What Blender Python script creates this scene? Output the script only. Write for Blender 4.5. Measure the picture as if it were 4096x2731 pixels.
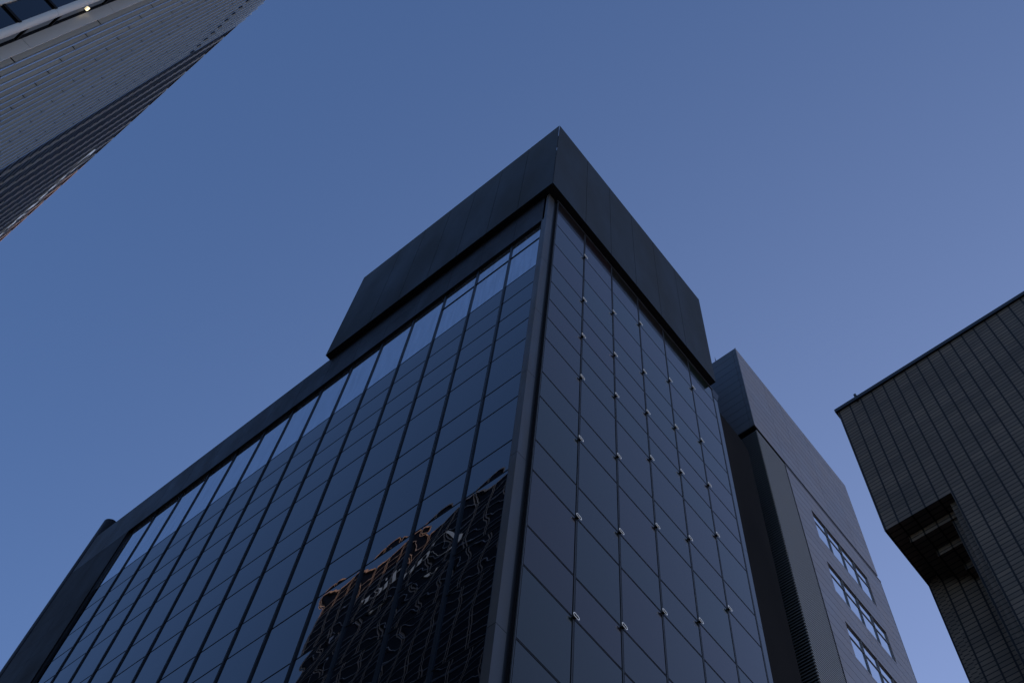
import bpy, math, random
from mathutils import Matrix, Vector
random.seed(7)
for o in list(bpy.data.objects):
    bpy.data.objects.remove(o)
scene = bpy.context.scene
col = scene.collection

# ------------------------------------------------------------------ camera
cam_data = bpy.data.cameras.new("camera")
cam = bpy.data.objects.new("camera", cam_data)
col.objects.link(cam)
cam_data.sensor_fit = 'HORIZONTAL'
cam_data.sensor_width = 36.0
cam_data.lens = 41.413
cam_data.clip_start = 0.1
cam_data.clip_end = 5000
R_ = (0.63091448, -0.77301318, 0.06631396)       # camera right in world axes
D_ = (0.7225661, 0.55430302, -0.41309369)        # camera down
F_ = (0.28256884, 0.30854301, 0.90827092)        # camera forward
cam.matrix_world = Matrix(((R_[0], -D_[0], -F_[0], 0.0),
                           (R_[1], -D_[1], -F_[1], 0.0),
                           (R_[2], -D_[2], -F_[2], 1.6),
                           (0, 0, 0, 1)))
scene.camera = cam

# ------------------------------------------------------------------ sky, sun, exposure
SUN_ELEV = math.radians(10.0)
SUN_AZ = math.radians(3.0)          # measured from +x towards +y
world = bpy.data.worlds.new("World")
scene.world = world
world.use_nodes = True
wn, wl = world.node_tree.nodes, world.node_tree.links
wn.clear()
sky = wn.new('ShaderNodeTexSky')
sky.sky_type = 'NISHITA'
sky.sun_disc = False
sky.sun_elevation = SUN_ELEV
sky.sun_rotation = math.radians(90.0) - SUN_AZ
sky.air_density = 1.0
sky.dust_density = 0.5
sky.ozone_density = 4.0
tint = wn.new('ShaderNodeMix')
tint.data_type = 'RGBA'
tint.blend_type = 'MULTIPLY'
tint.inputs[0].default_value = 1.0
tint.inputs[7].default_value = (1.12, 0.94, 1.01, 1)
bg = wn.new('ShaderNodeBackground')
bg.inputs['Strength'].default_value = 0.15
wo = wn.new('ShaderNodeOutputWorld')
wl.new(sky.outputs[0], tint.inputs[6])
# pale aureole on the sun's side of the sky
tc_ = wn.new('ShaderNodeTexCoord')
dp = wn.new('ShaderNodeVectorMath')
dp.operation = 'DOT_PRODUCT'
dp.inputs[1].default_value = (math.cos(SUN_ELEV), 0.0, math.sin(SUN_ELEV))
mx_ = wn.new('ShaderNodeMath')
mx_.operation = 'MAXIMUM'
mx_.inputs[1].default_value = 0.0
pw = wn.new('ShaderNodeMath')
pw.operation = 'POWER'
pw.inputs[1].default_value = 2.0
au = wn.new('ShaderNodeMix')
au.data_type = 'RGBA'
au.blend_type = 'ADD'
au.inputs[7].default_value = (0.47, 0.31, 0.0, 1)
wl.new(tc_.outputs['Generated'], dp.inputs[0])
wl.new(dp.outputs['Value'], mx_.inputs[0])
wl.new(mx_.outputs[0], pw.inputs[0])
wl.new(pw.outputs[0], au.inputs[0])
wl.new(tint.outputs[2], au.inputs[6])
# pale dusk haze low over the city
sx = wn.new('ShaderNodeSeparateXYZ')
wl.new(tc_.outputs['Generated'], sx.inputs[0])
hr = wn.new('ShaderNodeMapRange')
hr.interpolation_type = 'SMOOTHSTEP'
hr.inputs['From Min'].default_value = 0.60
hr.inputs['From Max'].default_value = 0.0
hr.inputs['To Min'].default_value = 0.0
hr.inputs['To Max'].default_value = 1.0
wl.new(sx.outputs['Z'], hr.inputs[0])
hz = wn.new('ShaderNodeMix')
hz.data_type = 'RGBA'
hz.blend_type = 'ADD'
hz.inputs[7].default_value = (1.05, 0.72, 0.30, 1)
wl.new(hr.outputs[0], hz.inputs[0])
wl.new(au.outputs[2], hz.inputs[6])
wl.new(hz.outputs[2], bg.inputs['Color'])
wl.new(bg.outputs[0], wo.inputs['Surface'])

sun_data = bpy.data.lights.new("sun", 'SUN')
sun_data.energy = 2.0
sun_data.angle = math.radians(0.5)
sun_data.color = (1.0, 0.5, 0.2)
sun = bpy.data.objects.new("sun", sun_data)
col.objects.link(sun)
sd = Vector((math.cos(SUN_ELEV) * math.cos(SUN_AZ), math.cos(SUN_ELEV) * math.sin(SUN_AZ), math.sin(SUN_ELEV)))
sun.rotation_euler = sd.to_track_quat('Z', 'Y').to_euler()
sun.location = (60, 20, 90)

scene.view_settings.view_transform = 'Standard'
scene.view_settings.look = 'None'
scene.view_settings.gamma = 1.0
scene.view_settings.use_curve_mapping = False
scene.view_settings.exposure = 0.75

# ------------------------------------------------------------------ materials
def material(name, base, rough=0.5, metal=0.0, ior=1.5, spec=0.5, emit=None, estr=0.0):
    m = bpy.data.materials.new(name)
    m.use_nodes = True
    p = m.node_tree.nodes['Principled BSDF']
    p.inputs['Base Color'].default_value = (*base, 1)
    p.inputs['Roughness'].default_value = rough
    p.inputs['Metallic'].default_value = metal
    p.inputs['IOR'].default_value = ior
    p.inputs['Specular IOR Level'].default_value = spec
    if emit:
        p.inputs['Emission Color'].default_value = (*emit, 1)
        p.inputs['Emission Strength'].default_value = estr
    return m

def add_mottle(m, base, amount=0.2, scale=0.6, stretch=(1, 1, 1), rough=None, detail=5.0, island=0.08):
    """Gentle weathering: noise on the base colour and roughness."""
    nt = m.node_tree
    p = nt.nodes['Principled BSDF']
    tc = nt.nodes.new('ShaderNodeTexCoord')
    mp = nt.nodes.new('ShaderNodeMapping')
    mp.inputs['Scale'].default_value = stretch
    nz = nt.nodes.new('ShaderNodeTexNoise')
    nz.inputs['Scale'].default_value = scale
    nz.inputs['Detail'].default_value = detail
    nt.links.new(tc.outputs['Object'], mp.inputs['Vector'])
    nt.links.new(mp.outputs[0], nz.inputs['Vector'])
    mr = nt.nodes.new('ShaderNodeMapRange')
    mr.inputs['From Min'].default_value = 0.3
    mr.inputs['From Max'].default_value = 0.7
    mr.inputs['To Min'].default_value = 1 - amount
    mr.inputs['To Max'].default_value = 1 + amount
    nt.links.new(nz.outputs[0], mr.inputs[0])
    mx = nt.nodes.new('ShaderNodeMix')
    mx.data_type = 'RGBA'
    mx.blend_type = 'MULTIPLY'
    mx.inputs[0].default_value = 1.0
    mx.inputs[6].default_value = (*base, 1)
    nt.links.new(mr.outputs[0], mx.inputs[7])
    nt.links.new(mx.outputs[2], p.inputs['Base Color'])
    gi = nt.nodes.new('ShaderNodeNewGeometry')
    mi = nt.nodes.new('ShaderNodeMapRange')
    mi.inputs['To Min'].default_value = 1 - island
    mi.inputs['To Max'].default_value = 1 + island
    nt.links.new(gi.outputs['Random Per Island'], mi.inputs[0])
    m3 = nt.nodes.new('ShaderNodeMath')
    m3.operation = 'MULTIPLY'
    nt.links.new(mr.outputs[0], m3.inputs[0])
    nt.links.new(mi.outputs[0], m3.inputs[1])
    nt.links.new(m3.outputs[0], mx.inputs[7])
    if rough:
        mr2 = nt.nodes.new('ShaderNodeMapRange')
        mr2.inputs['From Min'].default_value = 0.3
        mr2.inputs['From Max'].default_value = 0.7
        mr2.inputs['To Min'].default_value = rough[0]
        mr2.inputs['To Max'].default_value = rough[1]
        nt.links.new(nz.outputs[0], mr2.inputs[0])
        nt.links.new(mr2.outputs[0], p.inputs['Roughness'])
    return m

def per_object_value(m, base, amount):
    """Slight panel-to-panel difference in colour, as real cladding batches have."""
    nt = m.node_tree
    p = nt.nodes['Principled BSDF']
    oi = nt.nodes.new('ShaderNodeObjectInfo')
    mr = nt.nodes.new('ShaderNodeMapRange')
    mr.inputs['To Min'].default_value = 1 - amount
    mr.inputs['To Max'].default_value = 1 + amount
    nt.links.new(oi.outputs['Random'], mr.inputs[0])
    mx = nt.nodes.new('ShaderNodeMix')
    mx.data_type = 'RGBA'
    mx.blend_type = 'MULTIPLY'
    mx.inputs[0].default_value = 1.0
    mx.inputs[6].default_value = (*base, 1)
    nt.links.new(mr.outputs[0], mx.inputs[7])
    nt.links.new(mx.outputs[2], p.inputs['Base Color'])
    return m

M = {}
b_ = (0.019, 0.021, 0.019); M['cap'] = add_mottle(material('dark_panel', b_, 0.6, spec=0.3), b_, 0.18, 0.5, (1, 1, 0.35), (0.5, 0.7))
b_ = (0.012, 0.012, 0.014); M['fascia'] = add_mottle(material('fascia_panel', b_, 0.6, spec=0.25), b_, 0.2, 0.8, (1, 1, 0.4), (0.42, 0.6))
b_ = (0.006, 0.006, 0.007); M['side_frame'] = add_mottle(material('side_frame_panel', b_, 0.65, spec=0.15), b_, 0.2, 0.8, (1, 1, 0.4), (0.55, 0.7))
M['black'] = material('black_metal', (0.008, 0.009, 0.011), 0.45)
M['seal'] = material('black_seal', (0.004, 0.004, 0.005), 0.8, spec=0.2)
M['mullion'] = material('mullion_metal', (0.012, 0.014, 0.018), 0.3)
M['trim'] = material('grey_trim', (0.16, 0.17, 0.18), 0.4, 0.6)
M['glass'] = material('dark_glass', (0.002, 0.003, 0.006), 0.0, ior=1.95)
M['pale_glass'] = material('pale_glass', (0.60, 0.64, 0.70), 0.025, 0.9)
b_ = (0.019, 0.016, 0.012); M['panel'] = per_object_value(material('dark_glossy_panel', b_, 0.12, ior=1.5), b_, 0.25)
pn = M['panel'].node_tree
oi_ = pn.nodes.new('ShaderNodeObjectInfo')
hx = pn.nodes.new('ShaderNodeMix')
hx.data_type = 'RGBA'
hx.inputs[6].default_value = (0.025, 0.014, 0.014, 1)
hx.inputs[7].default_value = (0.012, 0.019, 0.013, 1)
pn.links.new(oi_.outputs['Random'], hx.inputs[0])
pn.links.new(hx.outputs[2], pn.nodes['Principled BSDF'].inputs['Base Color'])
M['panel'].node_tree.nodes['Principled BSDF'].inputs['Specular Tint'].default_value = (1.0, 0.9, 0.8, 1)
b_ = (0.058, 0.054, 0.05); M['pillar'] = add_mottle(material('pillar_stone', b_, 0.4), b_, 0.2, 1.2, (3, 3, 0.4), (0.3, 0.5))
M['emblem'] = material('glowing_emblem', (0.85, 0.85, 0.85), 0.35, 0.3, emit=(0.9, 0.95, 1.0), estr=0.11)  # faint glow added to brighten the emblems
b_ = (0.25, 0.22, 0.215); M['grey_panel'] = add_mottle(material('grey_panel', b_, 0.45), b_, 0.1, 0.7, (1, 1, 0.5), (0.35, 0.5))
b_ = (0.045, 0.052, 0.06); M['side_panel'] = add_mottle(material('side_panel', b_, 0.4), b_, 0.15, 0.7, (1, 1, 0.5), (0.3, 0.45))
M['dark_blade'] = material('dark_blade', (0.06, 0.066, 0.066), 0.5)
M['thin_trim'] = material('thin_trim', (0.04, 0.042, 0.045), 0.5, 0.2)
M['fin_edge'] = material('fin_edge', (0.75, 0.77, 0.8), 0.22, 0.9)
M['joint'] = material('joint', (0.008, 0.008, 0.009), 0.8, spec=0.1)
M['louver'] = material('louver_blade', (0.30, 0.29, 0.26), 0.5)
M['window_glass'] = material('window_glass', (0.82, 0.86, 0.9), 0.05, 0.95)
M['frame_grey'] = material('window_frame', (0.17, 0.165, 0.16), 0.4, 0.3)
b_ = (0.014, 0.0125, 0.0115); M['black_wall'] = add_mottle(material('black_render', b_, 0.9, spec=0.05), b_, 0.25, 0.5, (1, 1, 0.3))
b_ = (0.60, 0.58, 0.52); M['fin'] = per_object_value(material('anodised_fin', b_, 0.4, 0.15), b_, 0.1)
M['tower_glass'] = material('tower_glass', (0.006, 0.008, 0.01), 0.05)
M['sign_glass'] = material('black_curtain_wall', (0.002, 0.002, 0.0025), 0.3, spec=0.03)
M['bronze'] = material('bronze_mullion', (0.52, 0.46, 0.40), 0.5, 0.1)
M['rail'] = material('steel_rail', (0.46, 0.50, 0.55), 0.4, 0.2)
M['copper'] = material('coping_metal', (0.42, 0.36, 0.30), 0.5, 0.2)
M['letter'] = material('lit_letter', (0.8, 0.8, 0.8), 0.4, emit=(0.82, 0.9, 1.0), estr=0.10)
M['lamp'] = material('lamp_glow', (1, 0.9, 0.7), 0.4, emit=(1.0, 0.82, 0.5), estr=1.1)

def brick_material():
    m = material('dark_tile', (0.1, 0.1, 0.1), 0.6, spec=0.35)
    nt = m.node_tree
    p = nt.nodes['Principled BSDF']
    uv = nt.nodes.new('ShaderNodeUVMap')
    br = nt.nodes.new('ShaderNodeTexBrick')
    br.offset = 0.0
    br.squash = 1.0
    br.inputs['Scale'].default_value = 1.0
    br.inputs['Brick Width'].default_value = 0.2115
    br.inputs['Row Height'].default_value = 0.0885
    br.inputs['Mortar Size'].default_value = 0.0095
    br.inputs['Mortar Smooth'].default_value = 0.1
    br.inputs['Bias'].default_value = 0.0
    br.inputs['Color1'].default_value = (0.095, 0.078, 0.058, 1)
    br.inputs['Color2'].default_value = (0.135, 0.106, 0.077, 1)
    br.inputs['Mortar'].default_value = (0.006, 0.006, 0.006, 1)
    nt.links.new(uv.outputs[0], br.inputs['Vector'])
    nz = nt.nodes.new('ShaderNodeTexNoise')
    nz.inputs['Scale'].default_value = 1.3
    nz.inputs['Detail'].default_value = 6
    nt.links.new(uv.outputs[0], nz.inputs['Vector'])
    mr = nt.nodes.new('ShaderNodeMapRange')
    mr.inputs['From Min'].default_value = 0.3
    mr.inputs['From Max'].default_value = 0.7
    mr.inputs['To Min'].default_value = 0.8
    mr.inputs['To Max'].default_value = 1.2
    nt.links.new(nz.outputs[0], mr.inputs[0])
    mx = nt.nodes.new('ShaderNodeMix')
    mx.data_type = 'RGBA'
    mx.blend_type = 'MULTIPLY'
    mx.inputs[0].default_value = 1.0
    b2 = nt.nodes.new('ShaderNodeTexBrick')
    b2.offset = 0.0
    b2.inputs['Scale'].default_value = 1.0
    b2.inputs['Brick Width'].default_value = 0.2115
    b2.inputs['Row Height'].default_value = 400.0
    b2.inputs['Mortar Size'].default_value = 0.014
    b2.inputs['Mortar Smooth'].default_value = 0.1
    b2.inputs['Color1'].default_value = (1, 1, 1, 1)
    b2.inputs['Color2'].default_value = (1, 1, 1, 1)
    b2.inputs['Mortar'].default_value = (0.06, 0.06, 0.06, 1)
    nt.links.new(uv.outputs[0], b2.inputs['Vector'])
    my = nt.nodes.new('ShaderNodeMix')
    my.data_type = 'RGBA'
    my.blend_type = 'MULTIPLY'
    my.inputs[0].default_value = 1.0
    nt.links.new(br.outputs['Color'], my.inputs[6])
    nt.links.new(b2.outputs['Color'], my.inputs[7])
    nt.links.new(my.outputs[2], mx.inputs[6])
    nt.links.new(mr.outputs[0], mx.inputs[7])
    nt.links.new(mx.outputs[2], p.inputs['Base Color'])
    bp = nt.nodes.new('ShaderNodeBump')
    bp.inputs['Strength'].default_value = 0.6
    bp.inputs['Distance'].default_value = 0.01
    bp.invert = True
    nt.links.new(br.outputs['Fac'], bp.inputs['Height'])
    nt.links.new(bp.outputs[0], p.inputs['Normal'])
    return m
M['brick'] = brick_material()

def streaks(m, scale=9.0, strength=0.03):
    """Vertical streaks of a drawn blind: affects roughness and normal."""
    nt = m.node_tree
    p = nt.nodes['Principled BSDF']
    tc = nt.nodes.new('ShaderNodeTexCoord')
    mp = nt.nodes.new('ShaderNodeMapping')
    mp.inputs['Scale'].default_value = (1, 1, 0.06)
    nz = nt.nodes.new('ShaderNodeTexNoise')
    nz.inputs['Scale'].default_value = scale
    nz.inputs['Detail'].default_value = 4
    nt.links.new(tc.outputs['Object'], mp.inputs[0])
    nt.links.new(mp.outputs[0], nz.inputs['Vector'])
    cr = nt.nodes.new('ShaderNodeMapRange')
    cr.inputs['From Min'].default_value = 0.35
    cr.inputs['From Max'].default_value = 0.65
    cr.inputs['To Min'].default_value = 0.85
    cr.inputs['To Max'].default_value = 1.1
    nt.links.new(nz.outputs[0], cr.inputs[0])
    mx = nt.nodes.new('ShaderNodeMix')
    mx.data_type = 'RGBA'
    mx.blend_type = 'MULTIPLY'
    mx.inputs[0].default_value = 1
    mx.inputs[6].default_value = p.inputs['Base Color'].default_value
    nt.links.new(cr.outputs[0], mx.inputs[7])
    nt.links.new(mx.outputs[2], p.inputs['Base Color'])
streaks(M['pale_glass'])

# fine roller-wave ripple of the dark glass
def glass_ripple(m):
    nt = m.node_tree
    p = nt.nodes['Principled BSDF']
    tc = nt.nodes.new('ShaderNodeTexCoord')
    nz = nt.nodes.new('ShaderNodeTexNoise')
    nz.inputs['Scale'].default_value = 1.6
    nz.inputs['Detail'].default_value = 1.6
    nz.inputs['Roughness'].default_value = 0.35
    nt.links.new(tc.outputs['Object'], nz.inputs['Vector'])
    bp = nt.nodes.new('ShaderNodeBump')
    bp.inputs['Strength'].default_value = 1.0
    bp.inputs['Distance'].default_value = 0.0009
    nt.links.new(nz.outputs[0], bp.inputs['Height'])
    nt.links.new(bp.outputs[0], p.inputs['Normal'])
glass_ripple(M['glass'])

# ------------------------------------------------------------------ mesh helpers
class MB:
    """Collects shapes and links them as one mesh object."""
    def __init__(self):
        self.v, self.f, self.mi, self.cur = [], [], [], 0

    def face(self, pts):
        i = len(self.v)
        self.v += [tuple(p) for p in pts]
        self.f.append(tuple(range(i, i + len(pts))))
        self.mi.append(self.cur)

    def prism(self, poly, z0, z1):
        """Vertical prism over a counter-clockwise plan polygon."""
        n = len(poly)
        self.face([(x, y, z1) for x, y in poly])
        self.face([(x, y, z0) for x, y in reversed(poly)])
        for i in range(n):
            (x0, y0), (x1, y1) = poly[i], poly[(i + 1) % n]
            self.face([(x0, y0, z0), (x1, y1, z0), (x1, y1, z1), (x0, y0, z1)])
        return self

    def box(self, x0, x1, y0, y1, z0, z1):
        return self.prism([(x0, y0), (x1, y0), (x1, y1), (x0, y1)], z0, z1)

    def extrude_x(self, poly, x0, x1):
        """Polygon in the y-z plane (counter-clockwise seen from +x), thick along x."""
        n = len(poly)
        self.face([(x1, y, z) for y, z in poly])
        self.face([(x0, y, z) for y, z in reversed(poly)])
        for i in range(n):
            (a, b), (c, d) = poly[i], poly[(i + 1) % n]
            self.face([(x0, a, b), (x0, c, d), (x1, c, d), (x1, a, b)])
        return self

    def extrude_y(self, poly, y0, y1):
        """Polygon in the x-z plane (counter-clockwise seen from -y), thick along y."""
        n = len(poly)
        self.face([(x, y0, z) for x, z in poly])
        self.face([(x, y1, z) for x, z in reversed(poly)])
        for i in range(n):
            (a, b), (c, d) = poly[i], poly[(i + 1) % n]
            self.face([(a, y1, b), (c, y1, d), (c, y0, d), (a, y0, b)])
        return self

    def build(self, name, mat, parent=None, smooth=False, label=None):
        me = bpy.data.meshes.new(name)
        me.from_pydata(self.v, [], self.f)
        me.update()
        uv = me.uv_layers.new(name='UVMap')
        for pl in me.polygons:
            n = pl.normal
            ax = max(range(3), key=lambda k: abs(n[k]))
            for li in pl.loop_indices:
                x, y, z = me.vertices[me.loops[li].vertex_index].co
                uv.data[li].uv = (y, z) if ax == 0 else ((x, z) if ax == 1 else (y, x))
            pl.use_smooth = smooth
        for mm_ in (mat if isinstance(mat, (list, tuple)) else [mat]):
            me.materials.append(mm_)
        if len(me.materials) > 1:
            for pl, k in zip(me.polygons, self.mi):
                pl.material_index = k
        o = bpy.data.objects.new(name, me)
        col.objects.link(o)
        if parent:
            o.parent = parent
        if label:
            o['label'] = label
        return o

def thing(name, label, cat, group=None):
    o = bpy.data.objects.new(name, None)
    o.empty_display_size = 0.5
    col.objects.link(o)
    o['label'] = label
    o['category'] = cat
    if group:
        o['group'] = group
    return o

def copy_part(o, loc, parent=None):
    c = o.copy()
    col.objects.link(c)
    c.location = loc
    c.parent = parent or o.parent
    return c

# ------------------------------------------------------------------ ground
g = MB()
g.face([(-3000, -3000, 0), (3000, -3000, 0), (3000, 3000, 0), (-3000, 3000, 0)])
M['ground'] = add_mottle(material('paving', (0.09, 0.09, 0.09), 0.8), (0.09, 0.09, 0.09), 0.2, 0.4)
go = g.build('ground', M['ground'])
go['kind'] = 'structure'

# ================================================================== GLASS TOWER (centre)
tower = thing('glass_tower', 'black glass corner tower with overhanging roof box and pale interlocked emblems on its right face', 'building')
XL = 9.966          # outer plane of the left (west) frame
XG = 10.098         # plane of the left glazing
YR = 9.98           # outer plane of the right face
YEND = 37.28        # far end of the left frame
ZF = 46.9           # top of the frame

# inner body that everything is fixed to
MB().box(XG + 0.075, 21.05, 10.335, 37.2, 0.0, 46.4).build('core_wall', M['seal'], tower)

# roof box: four hollow screens of tall panels with a mitred corner slit
cx, cy = 9.693, 9.693
cxe, cye = 20.82, 22.17
zc0, zc1 = 46.85, 56.05
t = 0.09
jl = [11.527, 13.152, 14.785, 16.39, 18.01, 19.64, cye]
jr = [11.832, 13.536, 15.245, 16.97, 18.72, cxe]
gp = 0.009
roof = MB()
prev = None
for i, y1 in enumerate(jl):
    y0 = cy if i == 0 else jl[i - 1] + gp
    ye = y1 - (gp if i < len(jl) - 1 else 0)
    if i == 0:
        roof.prism([(cx, cy + 0.014), (cx + t, cy + t + 0.014), (cx + t, ye), (cx, ye)], zc0, zc1)
    else:
        roof.box(cx, cx + t, y0, ye, zc0, zc1)
for i, x1 in enumerate(jr):
    x0 = cx if i == 0 else jr[i - 1] + gp
    xe = x1 - (gp if i < len(jr) - 1 else 0)
    if i == 0:
        roof.prism([(cx + 0.014, cy), (xe, cy), (xe, cy + t), (cx + t + 0.014, cy + t)], zc0, zc1)
    else:
        roof.box(x0, xe, cy, cy + t, zc0, zc1)
roof.box(cx + t, cxe, cye - t, cye, zc0, zc1)
roof.box(cxe - t, cxe, cy + t, cye - t, zc0, zc1)
rb = roof.build('roof_box', M['cap'], tower)
bk = MB()
bk.box(cx + t + 0.01, cx + t + 0.05, cy + t + 0.06, cye - t - 0.02, zc0 + 0.03, zc1 - 0.02)
bk.box(cx + t + 0.06, cxe - t - 0.02, cy + t + 0.01, cy + t + 0.05, zc0 + 0.03, zc1 - 0.02)
for z0, z1 in ((zc0 + 0.03, 51.55), (51.9, 52.35), (53.15, 54.85)):
    bk.prism([(cx + t + 0.004, cy + t + 0.09), (cx + t + 0.09, cy + t + 0.004), (cx + t + 0.13, cy + t + 0.09), (cx + t + 0.09, cy + t + 0.13)], z0, z1)
bk.build('backing', M['black'], rb)
sf = MB()
sf.box(cx + t, XL + 0.4, cy + t, cye - t, zc0 - 0.004, zc0 + 0.02)
sf.box(XL + 0.4, cxe - t, cy + t, YR + 0.4, zc0 - 0.004, zc0 + 0.02)
sf.box(XL - 0.075, cxe - 0.2, YR - 0.15, YR - 0.135, zc0 - 0.012, zc0 - 0.004)     # shadow groove lip on the right soffit
sf.build('soffit', M['black'], rb)
MB().box(XL + 0.4, cxe - 0.1, YR + 0.4, cye - 0.1, 46.4, 46.6).build('roof_deck', M['black'], tower)

# unseen mass added behind the roof to shade the facade opposite
MB().box(14.0, 20.0, 13.0, 31.0, 46.61, 61.5).box(14.0, 20.0, 31.0, 42.0, 46.61, 58.9).box(16.0, 20.0, 37.3, 42.0, 0, 46.6).build('shade_block', M['black'], tower)

# the frame of the left face: header band and left jamb, made of panels
fr = MB()
yj = [10.20, 11.72] + [11.72 + 1.69 * k for k in range(1, 14)]
yj = [v for v in yj if v < 33.6] + [35.4, YEND]
gq = 0.006
zb0, zb1, zb2 = 43.95, 45.35, ZF
for a, b in zip(yj[:-1], yj[1:]):
    for z0, z1 in ((zb0, zb1), (zb1, zb2)):
        fr.box(XL, XL + 0.06, a + gq, b - gq, z0 + gq, z1 - gq)
fr.build('header_panel', M['fascia'], tower)
ZROW = [43.95, 39.66, 38.13, 36.58, 35.08, 33.54, 31.24, 29.75, 27.35, 25.88, 23.50, 22.02, 19.63, 18.15, 15.77, 14.30]
jb = MB()
zz = [43.95 - 0.001] + [39.75, 38.2, 36.66, 35.1, 33.55, 31.25, 29.8, 27.35, 25.9, 23.5, 22.0, 19.6, 18.1, 12.0, 6.0, 0.0]
for a, b in zip(zz[1:], zz[:-1]):
    jb.box(XL, XL + 0.06, 33.5, 35.4 - gq, a + gq, b - gq)
    jb.box(XL, XL + 0.06, 35.4 + gq, YEND, a + gq, b - gq)
jb.build('side_panel', M['side_frame'], tower)
fb = MB()
fb.box(XL + 0.02, XL + 0.26, 10.24, YEND - 0.02, 43.97, ZF - 0.03)          # body of the header, soffit 43.97
fb.box(XL + 0.02, XL + 0.26, 33.52, YEND - 0.02, 0, 43.97)
fb.build('frame_backing', M['black'], tower)
# bolts standing on the coping
bl = MB()
for y in (22.9, 25.4, 28.8, 31.0, 35.4):
    bl.box(XL + 0.02, XL + 0.07, y, y + 0.09, ZF - 0.02, ZF + 0.07)
bl.build('coping_clip', M['black'], tower)
# rounded end fin beyond the frame
ef = MB()
pl = []
for k in range(13):
    a = math.pi / 2 * (1 + k / 6.0)
    pl.append((10.22 + 0.26 * math.cos(a), 37.61 + 0.27 * math.sin(a)))
ef_prof = [(11.2, 37.34)] + [(10.16 + 0.24 * math.cos(math.pi * 1.5 - k * math.pi / 10), 37.61 + 0.27 * math.sin(math.pi * 1.5 - k * math.pi / 10)) for k in range(11)] + [(11.2, 37.88)]
ef.prism(list(reversed(ef_prof)), 0.0, 48.55)
for k, dz in enumerate((0.06, 0.05, 0.04)):
    s = 0.04 + 0.05 * k
    ef.prism(list(reversed([(x + (s if x < 11 else 0), 37.61 + (y - 37.61) * (1 - s * 1.5)) for x, y in ef_prof])), 48.55 + 0.06 * k, 48.55 + 0.06 * (k + 1))
ef.build('end_fin', M['fascia'], tower)

# left glazing: bays between fins, rows of panes
MULL = [11.845 + 1.660 * k for k in range(13)]
mb = MB().box(XG - 0.038, XG + 0.05, -0.042, 0.042, 0.0, 43.96)
mb.box(XG - 0.046, XG - 0.038, -0.026, -0.016, 0.0, 43.96)
mb.box(XG - 0.046, XG - 0.038, 0.016, 0.026, 0.0, 43.96)
mu = mb.build('mullion', M['mullion'], tower)
mu.location = (0, MULL[0], 0)
for y in MULL[1:]:
    copy_part(mu, (0, y, 0), tower)
BAYS = [10.31] + MULL + [33.5]

def pane_mesh(y0, y1, z0, z1, seed, n=14):
    """A pane with the slight pillow and roller wave of toughened glass."""
    rnd = random.Random(seed)
    w, h = y1 - y0, z1 - z0
    A = rnd.uniform(0.0012, 0.0036)
    waves = [(rnd.uniform(-1, 1) * 0.00036, rnd.uniform(0.8, 2.6), rnd.uniform(0.8, 3.2), rnd.uniform(0, 6.28)) for _ in range(4)]
    tx, tz = rnd.uniform(-1, 1) * 0.0010, rnd.uniform(-1, 1) * 0.0008
    b = MB()
    idx = []
    nz_ = max(n, int(n * h / w))
    for j in range(nz_ + 1):
        for i in range(n + 1):
            u, v = i / n * 2 - 1, j / nz_ * 2 - 1
            d = A * (1 - u * u) * (1 - v * v)
            d += sum(a * math.sin(ku * u * 1.6 + kv * v * 1.6 + p) for a, ku, kv, p in waves)
            d += tx * u + tz * v
            b.v.append((XG - d, y0 + w * (u + 1) / 2, z0 + h * (v + 1) / 2))
    for j in range(nz_):
        for i in range(n):
            a = j * (n + 1) + i
            b.f.append((a, a + n + 1, a + n + 2, a + 1))
    return b

def visible_floor(y):
    """Lowest height of the left face inside the picture for a given y."""
    return 16.5 + 0.70 * (y - 10.4)

rail_mb = []
panes, clere = [], []
for r in range(len(ZROW) - 1):
    z1, z0 = ZROW[r], ZROW[r + 1]
    for i in range(len(BAYS) - 1):
        ya = BAYS[i] + (0.044 if i else 0.0)
        yb = BAYS[i + 1] - (0.044 if i < len(BAYS) - 2 else 0.0)
        if r == 0:
            clere.append((ya, yb, z0, z1, i))
        elif z1 > visible_floor(yb):
            panes.append((ya, yb, z0, z1, i, r))
gz = 0.0205
panes.sort(key=lambda q: -((q[3] - q[2]) / (q[0] ** 2 + q[2] ** 2)))
rest = MB()
for k, (ya, yb, z0, z1, i, r) in enumerate(panes):
    b = pane_mesh(ya, yb, z0 + gz, z1 - gz, 1000 + i * 37 + r * 101)
    if k < 100:
        b.build('glass_pane', M['glass'], tower, smooth=True)
    else:
        o = len(rest.v)
        rest.v += b.v
        rest.f += [tuple(q + o for q in f) for f in b.f]
if rest.v:
    ro = rest.build('glass_pane', M['glass'], tower, smooth=True)
    ro['kind'] = 'stuff'
for ya, yb, z0, z1, i in clere:
    b = MB().box(XG, XG + 0.02, ya, yb, z0 + gz, z1 + 0.02)
    b.build('pale_pane', M['pale_glass'], tower, label='pale blue pane with a drawn blind under the header')
    if i in (0, 1, 2):
        MB().box(XG - 0.02, XG, ya, yb, 42.42, 42.50).build('transom', M['seal'], tower)
for z in ZROW[1:]:
    MB().box(XG - 0.006, XG + 0.055, 10.31, 33.5, z - 0.021, z + 0.021).build('glazing_rail', M['seal'], tower)
MB().box(XG + 0.03, XG + 0.058, 10.3, 33.5, 0, 14.4).build('base_wall', M['black'], tower)

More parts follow.
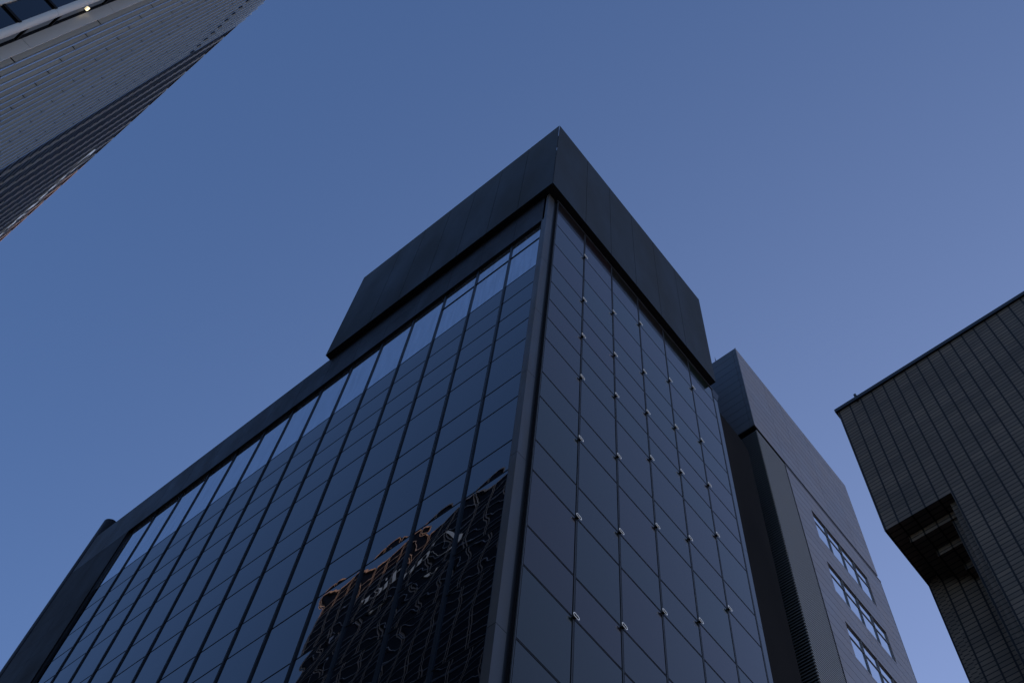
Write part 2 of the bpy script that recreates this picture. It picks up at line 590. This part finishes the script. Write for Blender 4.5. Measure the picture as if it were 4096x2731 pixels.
# corner pillar
pz = [46.8, 44.1, 39.6, 35.1, 30.7, 26.2, 19.68, 15.2, 10.8, 6.0, 0.0]
pm = MB()
for a, b in zip(pz[1:], pz[:-1]):
    pm.box(XL, 10.29, 10.08, 10.30, a + 0.008, b - 0.008)
cp = pm.build('corner_pillar', M['pillar'], tower)
MB().box(XL + 0.012, 10.4, 10.092, 10.32, 0, 46.8).build('pillar_core', M['black'], cp)
e_ = MB()
e_.box(XL + 0.004, XL + 0.018, 10.302, 10.318, 0, 43.95)
e_.box(XL + 0.06, XL + 0.07, 10.303, 10.315, 0, 43.95)
e_.build('pillar_edge', M['mullion'], cp)
MB().box(10.402, 10.43, YR - 0.01, YR + 0.02, 0, 46.65).build('edge_trim', M['thin_trim'], tower)

# right face: opaque glossy panels on a dark wall, thin mullions between
ROWR = [46.64, 45.45, 43.975, 41.81, 39.66, 38.13, 36.58, 35.08, 33.54, 31.24, 29.75, 27.35, 25.88, 23.50, 22.02, 19.63, 18.15, 15.77]
COLR = [10.44] + [12.15 + 1.752 * k for k in range(5)] + [20.88]
MB().box(10.40, 21.19, YR + 0.05, YR + 0.31, 0.0, 46.6).build('backing_wall', M['seal'], tower)

def visible_floor_r(x):
    return 16.0 + 1.02 * (x - 10.4)
low = MB()
gx = 0.052
for c in range(6):
    x0 = COLR[c] + (gx if c else 0.015)
    x1 = COLR[c + 1] - gx
    for r in range(len(ROWR) - 1):
        za, zb = ROWR[r + 1] + 0.044, ROWR[r] - 0.042
        if ROWR[r] > visible_floor_r(x0):
            MB().box(x0, x1, YR, YR + 0.04, za, zb).build('facade_panel', M['panel'], tower)
        else:
            low.box(x0, x1, YR, YR + 0.04, za, zb)
    low.box(x0, x1, YR, YR + 0.04, 0.0, ROWR[-1] - 0.022)
lo = low.build('facade_panel', M['panel'], tower)
lo['kind'] = 'stuff'
vm = MB()
vm.box(-0.012, 0.012, YR - 0.004, YR + 0.05, 0, 46.62)
vm.box(0.030, 0.042, YR + 0.002, YR + 0.05, 0, 46.62)
v0 = vm.build('facade_mullion', M['thin_trim'], tower)
v0.location = (COLR[1], 0, 0)
for x in COLR[2:]:
    copy_part(v0, (x, 0, 0), tower)
for z in ROWR[1:]:
    MB().box(10.44, 20.86, YR + 0.006, YR + 0.05, z + 0.006, z + 0.024).build('facade_rail', M['thin_trim'], tower)
MB().box(10.36, 20.95, YR - 0.03, YR + 0.05, 46.64, 46.70).build('head_trim', M['trim'], tower)
es = MB()
for a, b in zip([0, 11.4, 18.7, 23.1, 26.9, 30.95, 35.0, 39.0, 43.0], [11.4, 18.7, 23.1, 26.9, 30.95, 35.0, 39.0, 43.0, 45.95]):
    es.box(20.93, 21.19, YR - 0.002, YR + 0.3, a + 0.006, b - 0.006)
es.build('end_strip', M['panel'], tower)
MB().extrude_y([(20.90, 46.0), (21.19, 46.0), (21.42, 46.82), (20.90, 46.82)], YR - 0.01, YR + 0.5).build('coping', M['black'], tower)

# emblems: two interlocked open rings, standing off the grid crossings
def ring_arc(b, cxx, rx, rz, w, a0, a1, y0, y1, n=18):
    for k in range(n):
        p = []
        for q in (k, k + 1):
            a = math.radians(a0 + (a1 - a0) * q / n)
            p.append(((cxx + (rx - w) * math.cos(a), (rz - w) * math.sin(a)), (cxx + rx * math.cos(a), rz * math.sin(a))))
        (i0, o0), (i1, o1) = p
        b.extrude_y([i0, o0, o1, i1], y0, y1)
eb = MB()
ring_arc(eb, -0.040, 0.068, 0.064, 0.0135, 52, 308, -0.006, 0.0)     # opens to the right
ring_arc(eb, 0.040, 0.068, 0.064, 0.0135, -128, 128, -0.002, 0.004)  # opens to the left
eb.cur = 1  # black backing added in place of shadow and reflection around the rings
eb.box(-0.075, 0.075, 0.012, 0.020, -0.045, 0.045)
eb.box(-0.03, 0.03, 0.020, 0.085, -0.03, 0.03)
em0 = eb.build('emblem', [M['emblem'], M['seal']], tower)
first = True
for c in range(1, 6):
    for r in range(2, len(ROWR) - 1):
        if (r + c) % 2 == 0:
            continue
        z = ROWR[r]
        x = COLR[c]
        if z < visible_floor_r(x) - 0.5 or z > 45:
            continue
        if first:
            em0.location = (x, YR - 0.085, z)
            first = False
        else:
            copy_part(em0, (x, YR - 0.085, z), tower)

# ================================================================== NARROW BLACK BUILDING
nb = thing('narrow_building', 'narrow black windowless building wedged between the glass tower and the grey panelled building', 'building')
MB().extrude_y([(21.2, 0), (23.22, 0), (23.22, 44.4), (23.12, 44.75), (22.72, 45.02), (21.2, 45.1)], 10.0, 36.0).build('wall', M['black_wall'], nb)
cpz = MB()
cpz.extrude_y([(21.22, 45.10), (22.73, 45.02), (23.14, 44.75), (23.24, 44.4), (23.34, 44.42), (23.22, 44.82), (22.78, 45.13), (21.22, 45.22)], 10.02, 36.0)
cpz.build('coping', M['black_wall'], nb)

# ================================================================== GREY PANELLED BUILDING
gb = thing('panelled_building', 'grey panelled building with an overhanging top storey, corner louvres and window bands', 'building')
gx0, gx1, gy = 24.58, 34.83, 10.0
MB().box(gx0 + 0.03, gx1 - 0.03, gy + 0.03, 40.0, 48.99, 57.14).build('top_core', M['joint'], gb)
up = MB()
ux = [gx0, 27.0, 28.62, 30.82, 33.08, gx1]
uz = [48.97 + (57.2 - 48.97) * k / 12.0 for k in range(13)]
for a, b in zip(ux[:-1], ux[1:]):
    for z0, z1 in zip(uz[:-1], uz[1:]):
        up.box(a + 0.008, b - 0.008, gy, gy + 0.028, z0 + 0.013, z1 - 0.013)
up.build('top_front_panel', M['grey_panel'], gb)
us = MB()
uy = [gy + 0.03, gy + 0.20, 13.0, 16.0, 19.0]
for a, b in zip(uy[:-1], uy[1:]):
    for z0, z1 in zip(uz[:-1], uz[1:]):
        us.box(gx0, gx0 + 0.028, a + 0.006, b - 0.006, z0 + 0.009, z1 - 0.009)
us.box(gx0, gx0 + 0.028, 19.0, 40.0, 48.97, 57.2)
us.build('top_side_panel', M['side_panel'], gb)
MB().box(gx0 - 0.012, gx0 + 0.02, gy - 0.012, gy + 0.02, 48.97, 57.22).build('corner_trim', M['frame_grey'], gb)
MB().box(gx0 + 0.02, gx1 - 0.02, gy + 0.06, 40, 48.90, 48.985).box(gx0 + 0.25, gx1 - 0.1, gy + 0.09, 39, 48.56, 48.90).build('soffit', M['seal'], gb)
MB().box(26.92, gx1 + 0.1, gy - 0.02, gy + 0.06, 48.60, 48.68).build('ledge', M['frame_grey'], gb)

# lower wall with its window openings: build as pieces around the openings
wx0, wx1 = 28.55, 33.1
WZ = [(46.92, 44.76), (43.02, 40.98), (39.08, 36.95), (35.18, 33.05)]
lx0, lx1 = 26.92, 34.88
def clad(mbx, x0, x1, z0, z1):
    """Horizontal boards, 0.66 m high on a common datum."""
    pitch = 0.655
    k = math.floor((z0 - 48.6) / pitch)
    z = 48.6 + k * pitch
    while z < z1 - 1e-6:
        a, b = max(z0, z + 0.012), min(z1, z + pitch - 0.012)
        if b - a > 0.02:
            for xa, xb in split_x(x0, x1):
                mbx.box(xa, xb, gy, gy + 0.028, a, b)
        z += pitch
def split_x(x0, x1):
    cuts = [c for c in (30.79,) if x0 + 0.1 < c < x1 - 0.1]
    e = [x0] + cuts + [x1]
    return [(a + (0.006 if a in cuts else 0), b - (0.006 if b in cuts else 0)) for a, b in zip(e[:-1], e[1:])]
lw = MB()
clad(lw, lx0, wx0, 26.0, 48.6)
clad(lw, wx1, lx1, 26.0, 48.6)
edges = [48.6] + [z for p in WZ for z in p] + [26.0]
for a, b in zip(edges[0::2], edges[1::2]):
    clad(lw, wx0, wx1, b, a)
lw.build('front_panel', M['grey_panel'], gb)
co = MB()
co.box(lx0 - 0.01, wx0 - 0.004, gy + 0.03, gy + 0.4, 0, 48.56)
co.box(wx1 + 0.004, lx1 - 0.004, gy + 0.03, gy + 0.4, 0, 48.56)
for a, b in zip(edges[0::2], edges[1::2]):
    co.box(wx0 - 0.004, wx1 + 0.004, gy + 0.03, gy + 0.4, b if b > 26.01 else 0.0, a)
co.box(lx0, lx1 - 0.02, gy + 0.4, 40, 0, 48.56)
co.build('front_core', M['joint'], gb)
MB().box(lx1 - 0.02, lx1 + 0.03, gy - 0.006, 40, 0, 48.56).build('corner_trim', M['frame_grey'], gb)
M['reveal'] = material('reveal', (0.05, 0.048, 0.047), 0.6)
for z1, z0 in WZ:
    wn_ = MB()
    yg = gy + 0.062
    wn_.box(wx0, wx1, yg - 0.03, yg - 0.005, z0, z0 + 0.04)
    wn_.box(wx0, wx1, yg - 0.03, yg - 0.005, z1 - 0.04, z1)
    zt = z1 - 0.78
    wn_.box(wx0, wx1, yg - 0.03, yg - 0.005, zt, zt + 0.05)
    n = 4
    for k in range(1, n):
        x = wx0 + (wx1 - wx0) * k / n
        wn_.box(x - 0.02, x + 0.02, yg - 0.035, yg - 0.004, z0, z1)
        wn_.box(x - 0.008, x + 0.008, gy + 0.008, yg - 0.036, z0, z1)
    for x in (wx0 + 0.02, wx1 - 0.02):
        wn_.box(x - 0.02, x + 0.02, yg - 0.03, yg - 0.006, z0, z1)
    wf = wn_.build('window', M['frame_grey'], gb)
    for k in range(n):
        xa = wx0 + (wx1 - wx0) * k / n
        xb = wx0 + (wx1 - wx0) * (k + 1) / n
        MB().box(xa + 0.03, xb - 0.03, yg, yg + 0.02, z0 + 0.02, z1 - 0.02).build('pane', M['window_glass'], wf)
    MB().box(wx0 + 0.005, wx1 - 0.005, gy + 0.004, yg - 0.033, z1 - 0.006, z1 - 0.002).build('head_reveal', M['reveal'], wf)
# louvred corner
lv = MB()
z = 24.0
while z < 48.5:
    lv.extrude_y([(24.66, z), (26.86, z), (26.86, z + 0.085), (24.66, z + 0.085)], gy, gy + 0.05)
    z += 0.156
lv.build('front_louvre', M['louver'], gb)
ls = MB()
z = 24.0
while z < 48.5:
    ls.box(24.66, 24.71, gy + 0.05, 13.0, z, z + 0.07)
    z += 0.156
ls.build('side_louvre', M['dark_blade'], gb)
MB().box(24.73, 26.91, gy + 0.08, 30.0, 0, 48.56).box(26.86, 26.925, gy - 0.01, gy + 0.1, 0, 48.5).build('louvre_core', M['seal'], gb)
lr = MB()
for z0, z1, r in ((57.1, 57.55, 0.030), (57.55, 57.85, 0.020), (57.85, 58.12, 0.009)):
    lr.prism([(24.78 + r * math.cos(k * math.pi / 4), 11.30 + r * math.sin(k * math.pi / 4)) for k in range(8)], z0, z1)
lr.box(24.74, 24.82, 11.26, 11.34, 57.14, 57.3)
lr.build('lightning_rod', M['black'], gb)

# ================================================================== BRICK BUILDING (right)
bb = thing('brick_building', 'dark stack-bonded brick building with an overhanging corner and stepped soffit', 'building')
bx = 10.0
yl = 2.56           # left edge
yr = 1.50           # right jamb of the recess
MB().box(bx, 22.0, -30.0, yr, 0.0, 19.60).build('wall', M['brick'], bb)
MB().box(bx, 22.0, yr, yl, 16.02, 19.60).build('overhang', M['brick'], bb)
st = MB()
st.box(10.27, 11.05, yr, 2.345, 15.86, 16.02)
st.box(10.57, 11.05, yr, 2.135, 15.70, 15.86)
st.box(10.87, 11.05, yr, 1.925, 15.54, 15.70)
st.build('stepped_soffit', M['brick'], bb)
MB().box(11.07, 22.0, yr, 2.386, 0.0, 16.02).box(11.10, 22.0, 2.386, 2.478, 0, 16.02).box(11.13, 22.0, 2.478, yl - 0.01, 0, 16.02).build('recessed_wall', M['brick'], bb)
MB().box(10.15, 11.07, yr, 1.605, 0, 16.02).box(10.30, 11.07, 1.605, 1.71, 0, 16.02).build('jamb', M['brick'], bb)
MB().box(bx - 0.035, 22.1, -30.0, yl + 0.035, 19.61, 19.70).build('coping', M['black'], bb)
MB().box(bx - 0.05, bx + 0.03, 2.15, 2.19, 19.58, 19.77).build('coping_clip', M['black'], bb)

# ================================================================== FIN-CLAD BUILDING (upper left)
XS = -3.19
ft = thing('finned_building', 'grey building at the upper left clad in closely spaced vertical metal fins', 'building')
MB().box(-20.0, XS - 0.42, 10.1, 18.6, 0.0, 57.6).build('core_wall', M['tower_glass'], ft)
levels = [0.0] + [2.1 + 3.953 * k for k in range(14)] + [57.95]
def fin_mesh(notch):
    b = MB()
    segs = []
    for a, c in zip(levels[:-1], levels[1:]):
        if notch and a < 49.8 < c:
            segs += [(a + 0.012, 49.55), (50.05, c - 0.012)]
        else:
            segs.append((a + 0.025, c - 0.025))
    for a, c in segs:
        b.cur = 0
        b.box(XS - 0.40, XS - 0.013, -0.022, 0.0, a, c)
        b.cur = 1
        b.box(XS - 0.013, XS + 0.003, -0.026, 0.034, a, c)
    b.cur = 2
    for (a, c), (a2, c2) in zip(segs[:-1], segs[1:]):
        b.box(XS - 0.40, XS - 0.02, -0.016, -0.006, c - 0.01, a2 + 0.01)
    return b
FM = [M['fin'], M['fin_edge'], M['seal']]
f0 = fin_mesh(False).build('fin', FM, ft)
f1 = None
for k in range(1, 22):
    y = -XS * (3.150 + 0.1275 * k)
    if k == 1:
        f0.location = (0, y, 0)
    elif k < 13:
        copy_part(f0, (0, y, 0), ft)
    elif f1 is None:
        f1 = fin_mesh(True).build('fin', FM, ft)
        f1.location = (0, y, 0)
    else:
        copy_part(f1, (0, y, 0), ft)
yp = -XS * 3.150
ep = MB()
for a, c in zip(levels[:-1], levels[1:]):
    ep.box(XS - 0.21, XS, yp - 0.03, yp, a + 0.006, c - 0.006)
ep.build('end_panel', M['fin'], ft)
MB().box(XS - 0.235, XS - 0.21, yp - 0.05, yp, 0, 57.9).build('dark_jamb', M['seal'], ft)
# glazed return, rounded post and the window strip beyond it
xg = XS - 0.235
MB().box(xg - 0.02, xg, yp - 0.48, yp - 0.05, 0, 57.9).build('side_glass', M['tower_glass'], ft)
for k in range(-3, 10):
    for h in (21.6, 23.0):
        z = h + 3.953 * k
        if 0 < z < 57:
            MB().box(xg, xg + 0.02, yp - 0.46, yp - 0.05, z, z + 0.10).build('side_transom', M['seal'], ft)
rp = MB()
pts = [(xg - 0.01 + 0.075 * math.cos(a), yp - 0.49 + 0.075 * math.sin(a)) for a in [k * math.pi / 10 for k in range(20)]]
for a, c in zip(levels[:-1], levels[1:]):
    rp.prism(pts, a + 0.70, c + 0.69)
rp.build('rounded_post', M['fin'], ft, smooth=False)
yw = yp - 0.53
MB().box(XS - 0.66, xg - 0.05, yw, yw + 0.03, 0, 57.9).build('front_glass', M['tower_glass'], ft)
for k in range(-3, 10):
    for h in (21.15, 22.6):
        z = h + 3.953 * k
        if 0 < z < 57:
            MB().box(XS - 0.66, xg - 0.05, yw - 0.03, yw, z, z + 0.09).build('front_transom', M['seal'], ft)
lb = MB()
for a, c in zip(levels[:-1], levels[1:]):
    lb.box(XS - 1.6, XS - 0.665, yw - 0.05, yw + 0.03, a + 0.006, c - 0.006)
lb.build('outer_panel', M['fin'], ft)
MB().box(xg, xg + 0.03, yp - 0.17, yp - 0.11, 24.58, 24.66).build('ceiling_lamp', M['lamp'], ft, label='small lit warm lamp')

# ================================================================== BLACK GRIDDED BUILDING WITH THE SIGN
sb = thing('gridded_building', 'black gridded building seen edge-on beside the metal fins, white script letters under its roof', 'building')
SX = -3.30
Y0, Y1, ZT = 18.62, 38.5, 57.9
MB().box(-22.0, SX, Y0, Y1, 0, ZT).build('curtain_wall', M['sign_glass'], sb)
NM = 15
sp = (Y1 - Y0 - 0.1) / NM
mm = MB().box(SX, SX + 0.038, -0.095, -0.062, 0, ZT - 0.02)
mm.box(SX, SX + 0.038, 0.062, 0.095, 0, ZT - 0.02)
m0 = mm.build('mullion', M['bronze'], sb)
m0.location = (0, Y0 + 0.08, 0)
for k in range(1, NM + 1):
    copy_part(m0, (0, Y0 + 0.08 + sp * k - (0.03 if k == NM else 0), 0), sb)
rl = MB()
z = 0.9
k = 0
while z < ZT - 0.3:
    rl.box(SX, SX + 0.03, Y0, Y1, z, z + 0.032)
    if k % 6 == 0:
        rl.box(SX, SX + 0.03, Y0, Y1, z + 0.09, z + 0.122)
    z += 0.70
    k += 1
rl.build('glazing_bars', M['rail'], sb)
# coping: copper strips between mullions
cs = None
for k in range(NM):
    ya = Y0 + 0.08 + sp * k + 0.08
    yb = Y0 + 0.08 + sp * (k + 1) - 0.08
    MB().box(SX - 0.1, SX + 0.05, ya, yb, ZT - 0.10, ZT + 0.03).build('coping_strip', M['copper'], sb)
# script sign: calligraphic strokes as ribbons with thickness
def ribbon(b, pts, x0, x1):
    n = len(pts)
    L, Rr = [], []
    for i in range(n):
        p0, p1 = pts[max(0, i - 1)], pts[min(n - 1, i + 1)]
        dx, dz = p1[0] - p0[0], p1[1] - p0[1]
        l = math.hypot(dx, dz) or 1
        nx, nz = -dz / l, dx / l
        w = pts[i][2] / 2
        L.append((pts[i][0] + nx * w, pts[i][1] + nz * w))
        Rr.append((pts[i][0] - nx * w, pts[i][1] - nz * w))
    for i in range(n - 1):
        b.extrude_x([Rr[i], Rr[i + 1], L[i + 1], L[i]], x0, x1)

def smooth_pts(pts, m=6):
    out = []
    for i in range(len(pts) - 1):
        p = [pts[max(0, i - 1)], pts[i], pts[i + 1], pts[min(len(pts) - 1, i + 2)]]
        for s in range(m):
            t_ = s / m
            out.append(tuple(0.5 * (2 * p[1][c] + (p[2][c] - p[0][c]) * t_ + (2 * p[0][c] - 5 * p[1][c] + 4 * p[2][c] - p[3][c]) * t_ ** 2 + (-p[0][c] + 3 * p[1][c] - 3 * p[2][c] + p[3][c]) * t_ ** 3) for c in range(3)))
    out.append(pts[-1])
    return out
def stem(u, w, h, s=0.16):
    return [[(u + w / 2, 0, w), (u + w / 2 + s * h, h, w)]]
LET = [
    ('C', [[(1.95, 1.05, 0.34), (1.80, 1.32, 0.14), (1.35, 1.48, 0.07), (0.85, 1.36, 0.10), (0.42, 1.0, 0.30), (0.25, 0.55, 0.40), (0.45, 0.12, 0.28), (0.95, -0.06, 0.10), (1.5, 0.08, 0.05), (1.85, 0.30, 0.04)]]),
    ('a', [[(2.75, 0.70, 0.06), (2.45, 0.74, 0.14), (2.12, 0.48, 0.26), (2.15, 0.14, 0.22), (2.40, 0.02, 0.07), (2.75, 0.35, 0.05)]] + stem(2.68, 0.34, 0.72) + [[(3.0, 0.06, 0.05), (3.3, 0.28, 0.04)]]),
    ('r', stem(3.35, 0.34, 0.74) + [[(3.70, 0.50, 0.05), (3.92, 0.72, 0.10), (4.08, 0.70, 0.20)]]),
    ('t', stem(4.25, 0.34, 1.12) + [[(4.10, 0.74, 0.07), (4.95, 0.78, 0.07)], [(4.6, 0.05, 0.06), (4.95, 0.25, 0.04)]]),
    ('i', stem(5.05, 0.34, 0.74) + [[(5.38, 1.02, 0.10), (5.44, 1.12, 0.20), (5.50, 1.22, 0.10)], [(5.38, 0.05, 0.06), (5.7, 0.25, 0.04)]]),
    ('e', [[(5.82, 0.36, 0.05), (6.25, 0.50, 0.08), (6.30, 0.72, 0.10), (6.05, 0.76, 0.10), (5.80, 0.46, 0.28), (5.90, 0.10, 0.20), (6.25, 0.03, 0.07), (6.6, 0.28, 0.04)]]),
    ('r', stem(6.65, 0.34, 0.74) + [[(7.0, 0.50, 0.05), (7.22, 0.72, 0.10), (7.45, 0.68, 0.22)]]),
]
for ch, strokes in LET:
    b = MB()
    for q, s_ in enumerate(strokes):
        pts = smooth_pts(s_) if len(s_) > 2 else s_
        ribbon(b, [(27.0 + u, 53.30 + v, w if w > 0.15 else w * 0.35) for u, v, w in pts], SX + 0.075 + 0.002 * q, SX + 0.085 + 0.002 * q)
    b.build('sign_letter', M['letter'], sb)
